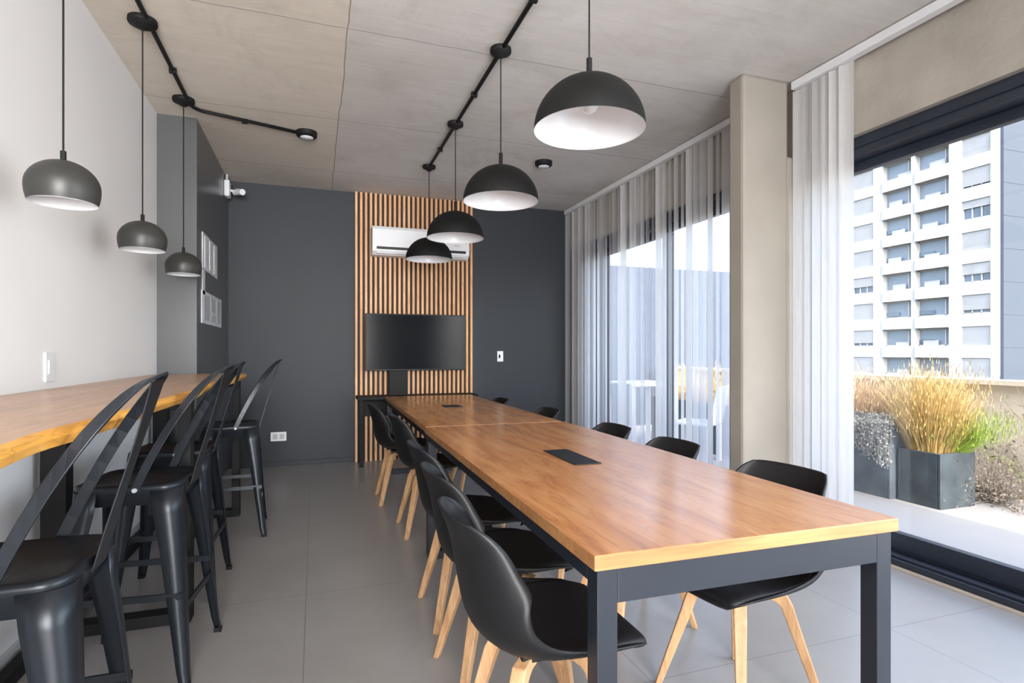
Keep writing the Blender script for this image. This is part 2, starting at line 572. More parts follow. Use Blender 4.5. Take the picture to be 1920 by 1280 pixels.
def building():
    X0 = 56.0
    Y0, Y1 = 32.0, 62.0
    r = empty('apartment_building', (X0 + 8, (Y0 + Y1) / 2, -14))
    tag(r, 'tall white apartment block with rows of balconies and a blue grey gable', 'building')
    inv = Matrix.Translation((-(X0 + 8), -(Y0 + Y1) / 2, 14))
    rows = [0.68 + 2.85 * k for k in range(-4, 9)]
    ztop = rows[-1] + 1.6

    def ypx(px):
        rr = (px - 960) / F_PX
        d = X0 / (rr * math.cos(YAW) + math.sin(YAW))
        return -rr * d * math.sin(YAW) + d * math.cos(YAW)
    cols = [(ypx(1857), ypx(1803), 'w'), (ypx(1779), ypx(1716), 'b'), (ypx(1708), ypx(1655), 'b'), (ypx(1637), ypx(1598), 'w')]
    step = 3.6
    y = cols[-1][1] + 1.6
    extra = []
    while y + 3 < Y1 - 0.5:
        extra.append((y, y + 2.6, 'b'))
        y += 3.6
    cols += extra
    wall = MB()
    wall.box(X0 + 1.2, X0 + 16, Y0 + 0.25, Y1, -14, ztop)      # core
    # piers between bays
    ys = [Y0 + 0.25] + [v for c in cols for v in c[:2]] + [Y1]
    for i in range(0, len(ys), 2):
        wall.box(X0, X0 + 1.2, ys[i], ys[i + 1], -14, ztop)
    # spandrel bands across each bay
    for (a, b, k) in cols:
        zs = [-14]
        for z in rows:
            zs += [z - 1.72, z]
        zs.append(ztop)
        for i in range(0, len(zs), 2):
            wall.box(X0 - (0.12 if k == 'b' else 0), X0 + 1.2, a, b, zs[i], zs[i + 1])
    wall.build('wall', M_bwhite, r, M=inv)
    g = MB().box(X0, X0 + 16, Y0, Y0 + 0.25, -14, ztop)
    for k in range(8):
        z = 1.6 + 2.85 * k
        g.box(X0, X0 + 16, Y0 - 0.02, Y0, z, z + 0.05)
    tag(g.build('gable', M_bblue, r, M=inv), 'blue grey clad gable')
    MB().box(X0 - 0.3, X0 + 16.3, Y0 - 0.3, Y1 + 0.3, ztop, ztop + 0.4).build('roof', M_bwhite, r, M=inv)
    rnd = random.Random(3)
    for (a, b, k) in cols[:4]:
        for z in rows[3:]:
            if k == 'b':
                p = MB().box(X0 + 0.55, X0 + 0.62, a, b, z - 1.72, z)
                wd = p.build('balcony_glazing', M_bcurt, r, M=inv)
                fr = MB()
                w_ = b - a
                for q in (0.0, 0.17, 0.97):
                    fr.box(X0 + 0.45, X0 + 0.55, a + q * w_, a + q * w_ + 0.09, z - 1.72, z)
                fr.box(X0 + 0.45, X0 + 0.55, a, b, z - 0.12, z)
                fr.box(X0 + 0.45, X0 + 0.55, a, b, z - 1.72, z - 1.60)
                fr.build('glazing_bar', M_bwhite, wd, M=inv)
                if rnd.random() < 0.65:
                    q = rnd.uniform(0.0, 0.4)
                    MB().box(X0 + 0.2, X0 + 0.26, a + q * w_, a + (q + 0.45) * w_, z - 1.72, z - rnd.uniform(1.1, 1.45)).build('parapet_screen', M_bshut, wd, M=inv)
                if rnd.random() < 0.4:
                    MB().box(X0 + 0.40, X0 + 0.44, a + 0.5 * w_, a + 0.95 * w_, z - 1.5, z - 1.1).build('window', M_bglass, wd, M=inv)
            else:
                wd = MB().box(X0 + 0.30, X0 + 0.36, a, b, z - 1.72, z).build('window', M_bglass, r, M=inv)
                drop = rnd.choice([1.72, 1.35, 1.0, 0.7, 1.72, 1.5])
                sh = MB().box(X0 + 0.12, X0 + 0.18, a, b, z - drop, z)
                for q in range(int(drop / 0.14)):
                    sh.box(X0 + 0.105, X0 + 0.12, a, b, z - 0.14 * q - 0.09, z - 0.14 * q)
                sh.build('roller_shutter', M_bshut, wd, M=inv)
                fr = MB()
                w_ = b - a
                for q in (0.0, 0.33, 0.66, 0.97):
                    fr.box(X0 + 0.20, X0 + 0.30, a + q * w_, a + q * w_ + 0.09, z - 1.72, z - 0.2)
                fr.box(X0 + 0.20, X0 + 0.30, a, b, z - 1.72, z - 1.62)
                fr.build('window_frame', M_bwhite, wd, M=inv)
    return r


building()


def planter(y0, y1, x0, x1, h, mat, label):
    r = empty('planter', ((x0 + x1) / 2, (y0 + y1) / 2, -0.02))
    tag(r, label, 'planter', 'slate planters along the terrace')
    a, b = (x1 - x0) / 2, (y1 - y0) / 2
    t_ = 0.025
    m = MB().box(-a, a, -b, -b + t_, 0, h).box(-a, a, b - t_, b, 0, h)
    m.box(-a, -a + t_, -b + t_, b - t_, 0, h).box(a - t_, a, -b + t_, b - t_, 0, h)
    m.box(-a + t_, a - t_, -b + t_, b - t_, 0, 0.03)
    m.build('box', mat, r, bevel=0.006)
    MB().box(-a + t_, a - t_, -b + t_, b - t_, 0.03, h - 0.05).build('soil', M_soil, r)
    return r


planter(3.03, 3.37, 4.56, 4.96, 0.43, M_planter, 'low slate grey planter nearest the glass door, holding golden and green grass')
planter(3.39, 4.90, 4.50, 4.98, 0.60, M_planterw, 'taller weathered slate planter behind the low one, with dead foliage over its corner')
planter(5.3, 6.9, 4.50, 4.98, 0.60, M_planter, 'slate planter furthest along the terrace, seen through the sheer blind')


def grass(name, loc, rx, ry, n, hmin, hmax, mat, label, cat='grass', spread=0.35, wd=0.0024, seed=1, lean=(0, 0), droop=0.15):
    rnd = random.Random(seed)
    mb = MB()
    for _ in range(n):
        a, q = rnd.uniform(0, 2 * PI), math.sqrt(rnd.random())
        bx, by = q * rx * math.cos(a), q * ry * math.sin(a)
        hh = rnd.uniform(hmin, hmax) * (1.0 - 0.35 * q * q)
        dx, dy = bx / max(rx, .01) * spread * rnd.random() * 1.6 + lean[0] + rnd.gauss(0, .05), by / max(ry, .01) * spread * rnd.random() * 1.6 + lean[1] + rnd.gauss(0, .05)
        ta = rnd.uniform(0, PI)
        ux, uy = math.cos(ta) * wd, math.sin(ta) * wd
        vs = []
        N = 5
        for i in range(N):
            t = i / (N - 1)
            wv = (1 - t) * 1.0 + 0.12
            px_, py_, pz_ = bx + dx * hh * (t ** 1.7), by + dy * hh * (t ** 1.7), hh * (t - droop * t * t)
            vs += [(px_ - ux * wv, py_ - uy * wv, pz_), (px_ + ux * wv, py_ + uy * wv, pz_)]
        mb.add(vs, [(2 * i, 2 * i + 1, 2 * i + 3, 2 * i + 2) for i in range(N - 1)])
        if rnd.random() < 0.35:   # seed head
            p = Vector(vs[-1])
            mb.add([p + Vector((-.004, 0, -.03)), p + Vector((.004, 0, -.03)), p + Vector((.003, .004, .03)), p + Vector((-.003, -.004, .03))], [(0, 1, 2, 3)])
    o = mb.build(name, mat)
    o.location = loc
    return tag(o, label, cat)


grass('golden_grass', (4.76, 3.24, 0.355), 0.17, 0.16, 3000, 0.30, 0.86, M_gold, 'golden upright ornamental grass in the low planter', spread=0.45, droop=0.05, seed=2)
grass('green_grass', (4.84, 3.14, 0.355), 0.10, 0.09, 1100, 0.2, 0.50, M_green, 'bright green young grass at the near corner of the low planter', spread=0.9, lean=(0.35, -0.25), seed=3)
grass('straw_grass', (4.74, 4.1, 0.525), 0.19, 0.60, 2800, 0.30, 0.70, M_straw, 'pale orange straw grass in the taller weathered planter', spread=0.5, seed=4)
grass('straw_grass', (4.74, 6.1, 0.525), 0.19, 0.60, 900, 0.3, 0.7, M_gold, 'tall golden grass in the furthest planter behind the sheer blind', spread=0.5, seed=5)


def shrub(name, loc, size, n, mat, label, seed, up=0.6, leaf=0.012, cat='dry shrub', dirx=0.0, thick=0.0022, spr=1.0):
    rnd = random.Random(seed)
    mb = MB()
    for _ in range(n):
        p = Vector((rnd.uniform(-.04, .04), rnd.uniform(-.04, .04), 0))
        d = Vector((rnd.gauss(dirx, 1) * spr, rnd.gauss(0, 1) * spr, abs(rnd.gauss(up, .6)) + .15)).normalized()
        pts = [p.copy()]
        for i in range(6):
            d = (d + Vector((rnd.gauss(0, .28), rnd.gauss(0, .28), rnd.gauss(0, .22)))).normalized()
            p = p + d * size / 6 * rnd.uniform(.7, 1.2)
            p.z = max(p.z, 0.01)
            pts.append(p.copy())
            for _k in range(3):
                q = p + Vector((rnd.gauss(0, .035), rnd.gauss(0, .035), rnd.gauss(0, .03)))
                q.z = max(q.z, 0.015)
                l = leaf * rnd.uniform(.6, 1.5)
                e1 = Vector((rnd.gauss(0, 1), rnd.gauss(0, 1), rnd.gauss(0, 1))).normalized() * l
                e2 = Vector((rnd.gauss(0, 1), rnd.gauss(0, 1), rnd.gauss(0, 1))).normalized() * l * .5
                mb.add([q - e1, q - e2, q + e1, q + e2], [(0, 1, 2, 3)])
        mb.tube(pts, [thick * (1.4 - i / 6) for i in range(7)], 4, caps=False)
    o = mb.build(name, mat)
    o.location = loc
    return tag(o, label, cat)


shrub('dry_shrub', (5.20, 3.08, -0.015), 0.56, 150, M_twig, 'tangled dry grey brown shrub on the paving right of the low planter', 11)

def drape(name, y0, y1, n, mat, label, seed):
    """dry strands rising a little from the planter and hanging over its front edge and corner"""
    rnd = random.Random(seed)
    mb = MB()
    for _ in range(n):
        y = y0 + (y1 - y0) * rnd.random() ** 1.5
        x = rnd.uniform(0.0, 0.10)
        fall = rnd.uniform(0.05, 0.34) * (1 - 0.5 * (y - y0) / (y1 - y0))
        p = Vector((x, y, 0.0))
        pts = [p.copy(), p + Vector((-x * .5, rnd.uniform(-.03, .03), rnd.uniform(.03, .09)))]
        out = -rnd.uniform(0.015, 0.05)
        pts.append(Vector((out, pts[-1].y + rnd.uniform(-.03, .03), rnd.uniform(.0, .03))))
        for k in range(1, 5):
            pts.append(Vector((out - rnd.uniform(0, .02), pts[-1].y + rnd.uniform(-.025, .025), -fall * k / 4)))
        mb.tube(pts, 0.0016, 3, caps=False)
        for q in pts[1:]:
            for _k in range(3):
                c_ = q + Vector((rnd.uniform(-.014, .0), rnd.gauss(0, .014), rnd.gauss(0, .014)))
                l = rnd.uniform(.006, .014)
                e1 = Vector((rnd.gauss(0, .3), rnd.gauss(0, 1), rnd.gauss(0, 1))).normalized() * l
                e2 = Vector((rnd.gauss(0, 1), rnd.gauss(0, 1), rnd.gauss(0, 1))).normalized() * l * .6
                mb.add([c_ - e1, c_ - e2, c_ + e1, c_ + e2], [(0, 1, 2, 3)])
    o = mb.build(name, mat)
    o.location = (4.497, 3.40, 0.585)
    return tag(o, label, 'dry plant')


drape('dead_foliage', 0.0, 0.34, 260, M_drygrey, 'dead pale grey foliage spilling over the front corner of the taller planter', 12)
shrub('dead_foliage', (4.62, 4.15, 0.58), 0.34, 80, M_twig, 'dark dry twigs at the front of the taller planter behind the grey foliage', 15, up=0.4, leaf=0.012)
shrub('leafy_stem', (5.38, 2.80, -0.01), 1.0, 9, M_olive, 'sparse olive leaved stems rising in front of the cream parapet', 13, up=2.6, leaf=0.02, spr=0.35, cat='plant', thick=0.004)

# white garden table and chair behind the sheer blind
t = empty('garden_table', (3.95, 6.3, -0.02))
tag(t, 'white outdoor table seen faintly through the sheer blind', 'table')
MB().box(-0.35, 0.35, -0.35, 0.35, 0.80, 0.84).build('table_top', M_plastic, t, bevel=0.01)
for sx in (-1, 1):
    for sy in (-1, 1):
        MB().box(sx * .30 - .025, sx * .30 + .025, sy * .30 - .025, sy * .30 + .025, 0, 0.80).build('leg', M_plastic, t)
t = empty('garden_chair', (4.05, 5.3, -0.02), 0.6)
tag(t, 'white plastic garden chair near the outdoor table behind the sheer blind', 'chair')
MB().box(-0.22, 0.22, -0.22, 0.22, 0.42, 0.45).build('seat', M_plastic, t, bevel=0.01)
MB().loft([[(-.22, -.22 - k * .02, .45 + k * .1), (.22, -.22 - k * .02, .45 + k * .1), (.22, -.19 - k * .02, .45 + k * .1), (-.22, -.19 - k * .02, .45 + k * .1)] for k in range(5)]).build('backrest', M_plastic, t, bevel=0.01)
for sx in (-1, 1):
    for sy in (-1, 1):
        MB().box(sx * .19 - .02, sx * .19 + .02, sy * .19 - .02, sy * .19 + .02, 0, 0.42).build('leg', M_plastic, t)


# ------------------------------------------------------------------ blinds
def blind(y0, y1, label, mats, pitch, wd, seed, ztop=2.90):
    r = empty('vertical_blind', (2.955, (y0 + y1) / 2, 0))
    tag(r, label, 'blind')
    h = (y1 - y0) / 2
    rnd = random.Random(seed)
    n = int(round((y1 - y0) / pitch))
    for i in range(n):
        y = -h + (i + .5) * (y1 - y0) / n
        m = mats(i, rnd)
        ang = rnd.uniform(-.32, .32)
        M = Matrix.Translation((0, y, 0)) @ Matrix.Rotation(ang, 4, 'Z')
        secs = []
        N = 6
        wv = wd * (0.74 if (n > 20 and i < 15) else 1.0)      # narrower strips with slivers between near the column
        for z in (0.02, ztop):
            secs.append([M @ Vector((0.008 * math.cos(PI * (k / N - .5)), -wv / 2 + wv * k / N, z)) for k in range(N + 1)])
        o = MB().loft(secs, closed=False).build('vane', m, r, smooth=True)
    return r, h


def pick_far(i, rnd):
    pat = 'VDDVDDDVDDVDDSDVSSDSDSVDSSDSDDSDSDDVSDDD'
    c = pat[i % len(pat)]
    return {'D': M_vane2, 'S': M_sheer, 'V': M_vane}[c]


b1, hh = blind(3.04, 6.42, 'long drawn blind of white sheer vertical strips between column and end wall', pick_far, 0.088, 0.094, 5)
MB().box(-0.03, 0.025, -hh, hh, 2.905, 2.955).build('headrail', M_plastic, b1, bevel=0.004)
b2, hh = blind(2.46, 2.875, 'stack of opaque white vertical blind strips right of the column', lambda i, r: M_vane, 0.07, 0.088, 6)
MB().box(-0.03, 0.025, 0.2 - 4.3, hh, 2.905, 2.955).build('headrail', M_plastic, b2, bevel=0.004)


# ------------------------------------------------------------------ slat panel, air conditioner, television, console
p = empty('slat_panel', (1.08, 6.448, 0))
tag(p, 'full height timber slat panel on the charcoal end wall', 'wall panel')
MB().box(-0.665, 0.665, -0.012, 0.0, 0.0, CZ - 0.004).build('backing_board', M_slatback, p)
for k in range(26):
    x = -0.65 + k * 0.052
    s_ = MB().box(x - 0.013, x + 0.013, -0.055, -0.012, 0.0, CZ - 0.004).build('slat', M_slat, p, bevel=0.002)

a = empty('air_conditioner', (1.115, 6.39, 2.25))
tag(a, 'white wall-mounted air conditioner high on the timber slats', 'air conditioner')
prof = [(0, 0), (-.15, 0), (-.205, .035), (-.215, .09), (-.215, .27), (-.19, .305), (0, .31)]
MB().loft([[(x, y, z) for (y, z) in prof] for x in (-.535, .535)]).build('body', M_plastic, a, bevel=0.008)
MB().box(-.49, .49, -.2195, -.205, .055, .082).build('air_slot', M_dark, a)
MB().box(-.49, .49, -.212, -.16, .012, .02).build('louvre', M_plastic, a)
MB().box(.36, .42, -.2175, -.21, .13, .14).build('status_light', M_plasticg, a)

c = empty('console_shelf', (1.06, 6.22, 0))
tag(c, 'low black console table under the television', 'console table')
MB().box(-.64, .66, -.16, .16, .70, .73).build('top', M_blackmet, c, bevel=0.003)
for sx in (-1, 1):
    MB().box(sx * .60 - .02, sx * .60 + .02, -.15, -.11, 0, .70).build('leg', M_blackmet, c)
    MB().box(sx * .60 - .02, sx * .60 + .02, .11, .15, 0, .70).build('leg', M_blackmet, c)
MB().box(-.58, .58, .125, .14, .50, .70).build('modesty_panel', M_blackmet, c)

tv = empty('television', (1.06, 6.22, 0.73))
tag(tv, 'flat black television on a dark column before the slats', 'television')
MB().box(-.55, .55, -.03, .015, .27, .885).build('casing', M_shell, tv, bevel=0.004)
MB().box(-.54, .54, -.0325, -.0305, .285, .875).build('screen', M_screen, tv)
MB().box(-.30, -.10, -.025, .03, .0, .27).box(-.10, .3, .016, .05, .35, .6).build('support_column', M_blackmet, tv, bevel=0.004)


# ------------------------------------------------------------------ wall plates, pale sheets, camera
def plate(name, loc, rz, w_, h_, label, cat, kids_):
    r = empty(name, loc, rz)       # local: +y out of the wall
    tag(r, label, cat)
    MB().box(-w_ / 2, w_ / 2, 0.0, 0.009, -h_ / 2, h_ / 2).build('cover_plate', M_plastic, r, bevel=0.003)
    for (x0, x1, z0, z1, m, nm) in kids_:
        MB().box(x0, x1, 0.009, 0.013, z0, z1).build(nm, m, r)
    return r


plate('light_switch', (2.10, 6.45, 1.15), PI, 0.075, 0.125, 'white light switch on the charcoal wall right of the slats', 'switch',
      [(-.018, .018, -.03, .03, M_plastic, 'rocker'), (.0, .018, -.02, .02, M_plasticg, 'marker')])
plate('wall_outlet', (-0.36, 6.45, 0.31), PI, 0.155, 0.095, 'white double outlet low on the charcoal wall beside the far stool', 'outlet',
      [(-.055, -.01, -.028, .028, M_plasticg, 'socket'), (.01, .055, -.028, .028, M_plasticg, 'socket')])
plate('wall_outlet', (-1.1, 3.0, 1.135), -PI / 2, 0.085, 0.13, 'white outlet plate on the white wall just above the counter', 'outlet',
      [(-.02, .02, -.03, .03, M_plastic, 'socket')])

r = empty('pier_sheet', (-0.838, 5.38, 1.99), 0)  # thin pale sheets with lighter strips, flat against the pier
tag(r, 'upper thin white sheets on the grey pier side', 'notice')
MB().box(0.0, 0.006, -.37, .33, -.13, .16).build('sheet', M_palesheet, r)
for k in range(3):
    MB().box(0.006, 0.009, -.30 + k * .22, -.22 + k * .22, -.11, .14).build('strip', M_plastic, r)
MB().box(0.0, 0.006, -.37, -.27, -.33, -.135).build('lower_strip', M_palesheet, r)
r = empty('pier_sheet', (-0.838, 5.5, 1.56), 0)
tag(r, 'lower thin white sheet on the grey pier side', 'notice')
MB().box(0.0, 0.006, -.52, .45, -.13, .13).build('sheet', M_palesheet, r)
for y0, y1, z0, z1 in ((-.45, -.2, -.1, .1), (-.12, .1, -.02, .1), (-.12, .1, -.1, -.05), (.18, .38, -.1, .1)):
    MB().box(0.006, 0.0075, y0, y1, z0, z1).build('grey_area', M_plasticg, r)

r = empty('security_camera', (-0.838, 6.2, 2.80))
tag(r, 'small white security camera high in the far left corner', 'camera')
MB().box(0.0, 0.05, -.06, .06, -.07, .09).build('mount', M_plastic, r, bevel=0.012)
MB().tube([(.05, 0, 0), (.10, 0, -.01)], 0.012).build('arm', M_plastic, r, smooth=True)
MB().tube([(.09, .02, -.012), (.12, -.02, -.014), (.17, -.09, -.03)], [0.03, .032, .03], 14).build('camera_body', M_plastic, r)
MB().box(0.01, 0.03, -.004, .02, .09, .155).build('cable', M_plasticg, r)


# ------------------------------------------------------------------ ceiling conduits, canopies, pendants, spots
def conduit(pts, label, clips):
    m = MB().tube(pts, 0.0125, 10)
    r = m.build('ceiling_conduit', M_blackmet, None, smooth=True)
    tag(r, label, 'conduit')
    for (x, y) in clips:
        MB().box(x - .02, x + .02, y - .012, y + .012, CZ - .032, CZ).build('clip', M_blackmet, r)
    return r


RX = 1.02
LX = -0.86
zc = CZ - 0.0145
conduit([(RX, -1.0, zc), (RX, 5.30, zc)], 'straight black conduit linking the pendants over the long table', [(RX, y) for y in (0.5, 1.5, 2.6, 3.7, 4.8)])
pts = [(LX + .03, -1.0, zc), (LX + .03, 4.50, zc)]
for k in range(1, 7):
    a_ = k / 6 * PI / 2 * 0.93
    pts.append((LX + .03 + 0.12 * (1 - math.cos(a_)), 4.50 + .12 * math.sin(a_), zc))
pts += [(-0.14, 4.80, zc)]
conduit(pts, 'black conduit over the counter that turns towards the small ceiling light', [(LX + .03, y) for y in (1.4, 3.0, 4.0)] + [(-.5, 4.70)])


def canopy_mb(r):
    return MB().lathe([(0.0, -.052), (r * .30, -.050), (r * .52, -.034), (r * .95, -.026), (r, -.018), (r * .98, 0)], 28)


def table_pendant(y, label):
    r = empty('dome_pendant', (RX, y, CZ))
    tag(r, label, 'pendant lamp', 'black dome pendants above the long table')
    canopy_mb(0.062).build('canopy', M_blackmet, r, smooth=True)
    zr = 2.075 - CZ      # rim height
    R = 0.218
    H_ = 0.205
    MB().tube([(0, 0, -.05), (0, 0, zr + H_ + .07)], 0.0035, 8).build('cord', M_blackmet, r)
    MB().lathe([(.011, zr + H_ + .075), (.011, zr + H_ - .01)], 14, cap0=True, cap1=True).build('cord_grip', M_blackmet, r, smooth=False)
    pr = []
    for k in range(17):
        a = PI / 2 * k / 16
        pr.append((max(R * math.sin(a), .002), zr + H_ * math.cos(a)))
    s_ = MB().lathe(pr, 56).build('shade', M_lampblack, r, smooth=True)
    t_ = .004
    pi_ = [(q * (1 - t_ / R), zr + (z_ - zr) * (1 - t_ / H_)) for q, z_ in pr]
    li = MB().lathe(pi_ + [(R, zr - .0015)], 56).build('lining', M_lampwhite, r, smooth=True)
    tag(li, 'white inner lining')
    MB().lathe([(.024, zr + H_ - .01), (.024, zr + H_ - .07), (.019, zr + H_ - .075)], 18, cap1=True).build('socket', M_lampwhite, r, smooth=True)
    bp = [(max(.036 * math.sin(PI * k / 14), .001), zr + .10 - .036 * math.cos(PI * k / 14)) for k in range(15)]
    MB().lathe(bp, 24).build('bulb', M_bulb, r, smooth=True)
    return r


d0 = table_pendant(2.0, 'largest looking black dome pendant, nearest over the long table')
for y, l in ((3.12, 'second black dome pendant over the table, white lining showing against the grey wall'),
             (4.24, 'third black dome pendant over the table, in front of the air conditioner right end'),
             (5.30, 'furthest black dome pendant over the table, before the air conditioner')):
    o = copy_tree(d0)
    o.location = (RX, y, CZ)
    o['label'] = l


def counter_pendant(y, label):
    r = empty('ball_pendant', (LX, y, CZ))
    tag(r, label, 'pendant lamp', 'graphite ball pendants above the counter')
    canopy_mb(0.070).build('canopy', M_blackmet, r, smooth=True)
    zr = 1.745 - CZ
    R = 0.113
    a0, a1 = math.radians(6), math.radians(113)
    zc_ = zr + .050
    HH = .098
    pr = []
    for k in range(20):
        a = a0 + (a1 - a0) * k / 19
        pr.append((R * math.sin(a), zc_ + (HH if a < PI / 2 else .14) * math.cos(a)))
    zt = pr[0][1]
    MB().tube([(0, 0, -.05), (0, 0, zt + .02)], 0.0035, 8).build('cord', M_blackmet, r)
    MB().lathe([(.0095, zt + .035), (.0095, zt - .005)], 14, cap0=True).build('cord_grip', M_blackmet, r)
    MB().lathe([(.002, zt + .001)] + pr, 56).build('shade', M_lampgrey, r, smooth=True)
    rr, rz_ = pr[-1]
    inn = [(q * .965, z_) for q, z_ in pr]
    li = MB().lathe([(.002, zt - .004)] + inn + [(rr, rz_ - .002)], 56).build('lining', M_lampwhite, r, smooth=True)
    tag(li, 'white inner lining')
    bp = [(max(.032 * math.sin(PI * k / 14), .001), zr + .075 - .032 * math.cos(PI * k / 14)) for k in range(15)]
    MB().lathe(bp, 24).build('bulb', M_bulb, r, smooth=True)
    return r


c0 = counter_pendant(2.47, 'nearest graphite ball pendant, before the white wall above the counter')
for y, l in ((3.47, 'middle graphite ball pendant, hanging where white wall meets grey pier'),
             (4.46, 'furthest graphite ball pendant, hanging before the grey pier')):
    o = copy_tree(c0)
    o.location = (LX, y, CZ)
    o['label'] = l


def spot(loc, label, rz=0):
    r = empty('ceiling_spotlight', loc, rz)
    tag(r, label, 'ceiling light')
    MB().lathe([(.0, -.045), (.060, -.045), (.078, -.034), (.08, 0)], 30).build('housing', M_blackmet, r, smooth=False)
    MB().lathe([(.0, -.052), (.045, -.050), (.052, -.044)], 26).build('lens', M_plastic, r, smooth=True)
    return r


spot((-0.06, 4.81, CZ), 'small round black ceiling light at the end of the bent conduit')
spot((2.0, 4.84, CZ), 'small round black ceiling light alone near the sheer blind')


# ------------------------------------------------------------------ long table (two tables end to end)
def plank_top(name_parent, L, Wd, z0, z1, mat, edge, seed, wav=0.0):
    top = MB().box(-Wd / 2, Wd / 2, -L / 2, L / 2, z0, z1)
    o = top.build('tabletop', mat, name_parent, bevel=0.003, mats=[edge])
    for p_ in o.data.polygons:
        if abs(p_.normal.z) < 0.5:
            p_.material_index = 1
    return o


def meeting_table(cx, cy, rz, L, Wd, label, boxes):
    r = empty('meeting_table', (cx, cy, 0), rz)
    tag(r, label, 'table', 'two wood and steel tables set end to end')
    plank_top(r, L, Wd, 0.725, 0.76, M_tabletop, M_edge, 1)
    ix, iy = Wd / 2 - .012, L / 2 - .012
    ap = MB()
    for s in (-1, 1):
        ap.box(-ix + .05, ix - .05, min(s * iy, s * (iy - .04)), max(s * iy, s * (iy - .04)), .645, .724)
        ap.box(min(s * ix, s * (ix - .04)), max(s * ix, s * (ix - .04)), -iy + .05, iy - .05, .684, .724)
    ap.build('apron', M_steel, r, bevel=0.002)
    for sx in (-1, 1):
        for sy in (-1, 1):
            x0, x1 = sorted((sx * ix, sx * (ix - .05)))
            y0, y1 = sorted((sy * iy, sy * (iy - .05)))
            MB().box(x0, x1, y0, y1, 0, .724).build('leg', M_steel, r, bevel=0.002)
    for sy in (-1, 1):
        y0, y1 = sorted((sy * iy, sy * (iy - .05)))
        MB().box(-ix + .05, ix - .05, y0, y1, 0, .045).build('floor_bar', M_steel, r, bevel=0.002)
    for (x, y, w_, l_) in boxes:
        b_ = MB().box(x - w_ / 2, x + w_ / 2, y - l_ / 2, y + l_ / 2, .7602, .7635).build('power_box', M_dark, r, bevel=0.001)
        lid = MB()
        for k in range(7):
            xx = x - w_ / 2 + .012 + k * (w_ - .024) / 6
            lid.box(xx - .0025, xx + .0025, y - l_ / 2 + .01, y + l_ / 2 - .01, .7636, .765)
        lid.build('grille', M_steel, b_)
    return r


meeting_table(1.036, 2.19, math.radians(-1.0), 2.21, 0.892, 'near wooden meeting table with dark steel legs and rectangular cable box', [(-.02, -.03, .115, .34)])
meeting_table(1.075, 4.50, math.radians(-1.0), 2.38, 0.87, 'far wooden meeting table, its end towards the television', [(-.02, .0, .14, .20)])


# ------------------------------------------------------------------ shell chairs
def lerp_tab(tab, v):
    for i in range(len(tab) - 1):
        a, b = tab[i], tab[i + 1]
        if v <= b[0] or i == len(tab) - 2:
            t_ = (v - a[0]) / (b[0] - a[0])
            t_ = max(0, min(1, t_))
            return [p_ + (q_ - p_) * t_ for p_, q_ in zip(a[1:], b[1:])]


def smooth_tab(tab, n):
    """Catmull-Rom through table rows -> n rows"""
    out = []
    m = len(tab)
    for i in range(n):
        u = i / (n - 1) * (m - 1)
        k = min(int(u), m - 2)
        t_ = u - k
        P0, P1, P2, P3 = tab[max(k - 1, 0)], tab[k], tab[k + 1], tab[min(k + 2, m - 1)]
        out.append([0.5 * ((2 * b) + (-a + c_) * t_ + (2 * a - 5 * b + 4 * c_ - d) * t_ ** 2 + (-a + 3 * b - 3 * c_ + d) * t_ ** 3)
                    for a, b, c_, d in zip(P0, P1, P2, P3)])
    return out


# rows: y, z (spine), half width, side rise z, side forward y
SHELL = [(.235, .418, .150, -.006, -.030),
         (.225, .432, .190, .004, -.010),
         (.160, .436, .222, .022, .0),
         (.060, .425, .236, .045, .0),
         (-.050, .418, .242, .075, .0),
         (-.140, .430, .242, .105, .030),
         (-.200, .478, .238, .110, .075),
         (-.222, .550, .226, .075, .105),
         (-.236, .630, .208, .035, .100),
         (-.252, .705, .190, .014, .085),
         (-.268, .752, .174, .008, .060),
         (-.280, .785, .150, -.004, .036)]


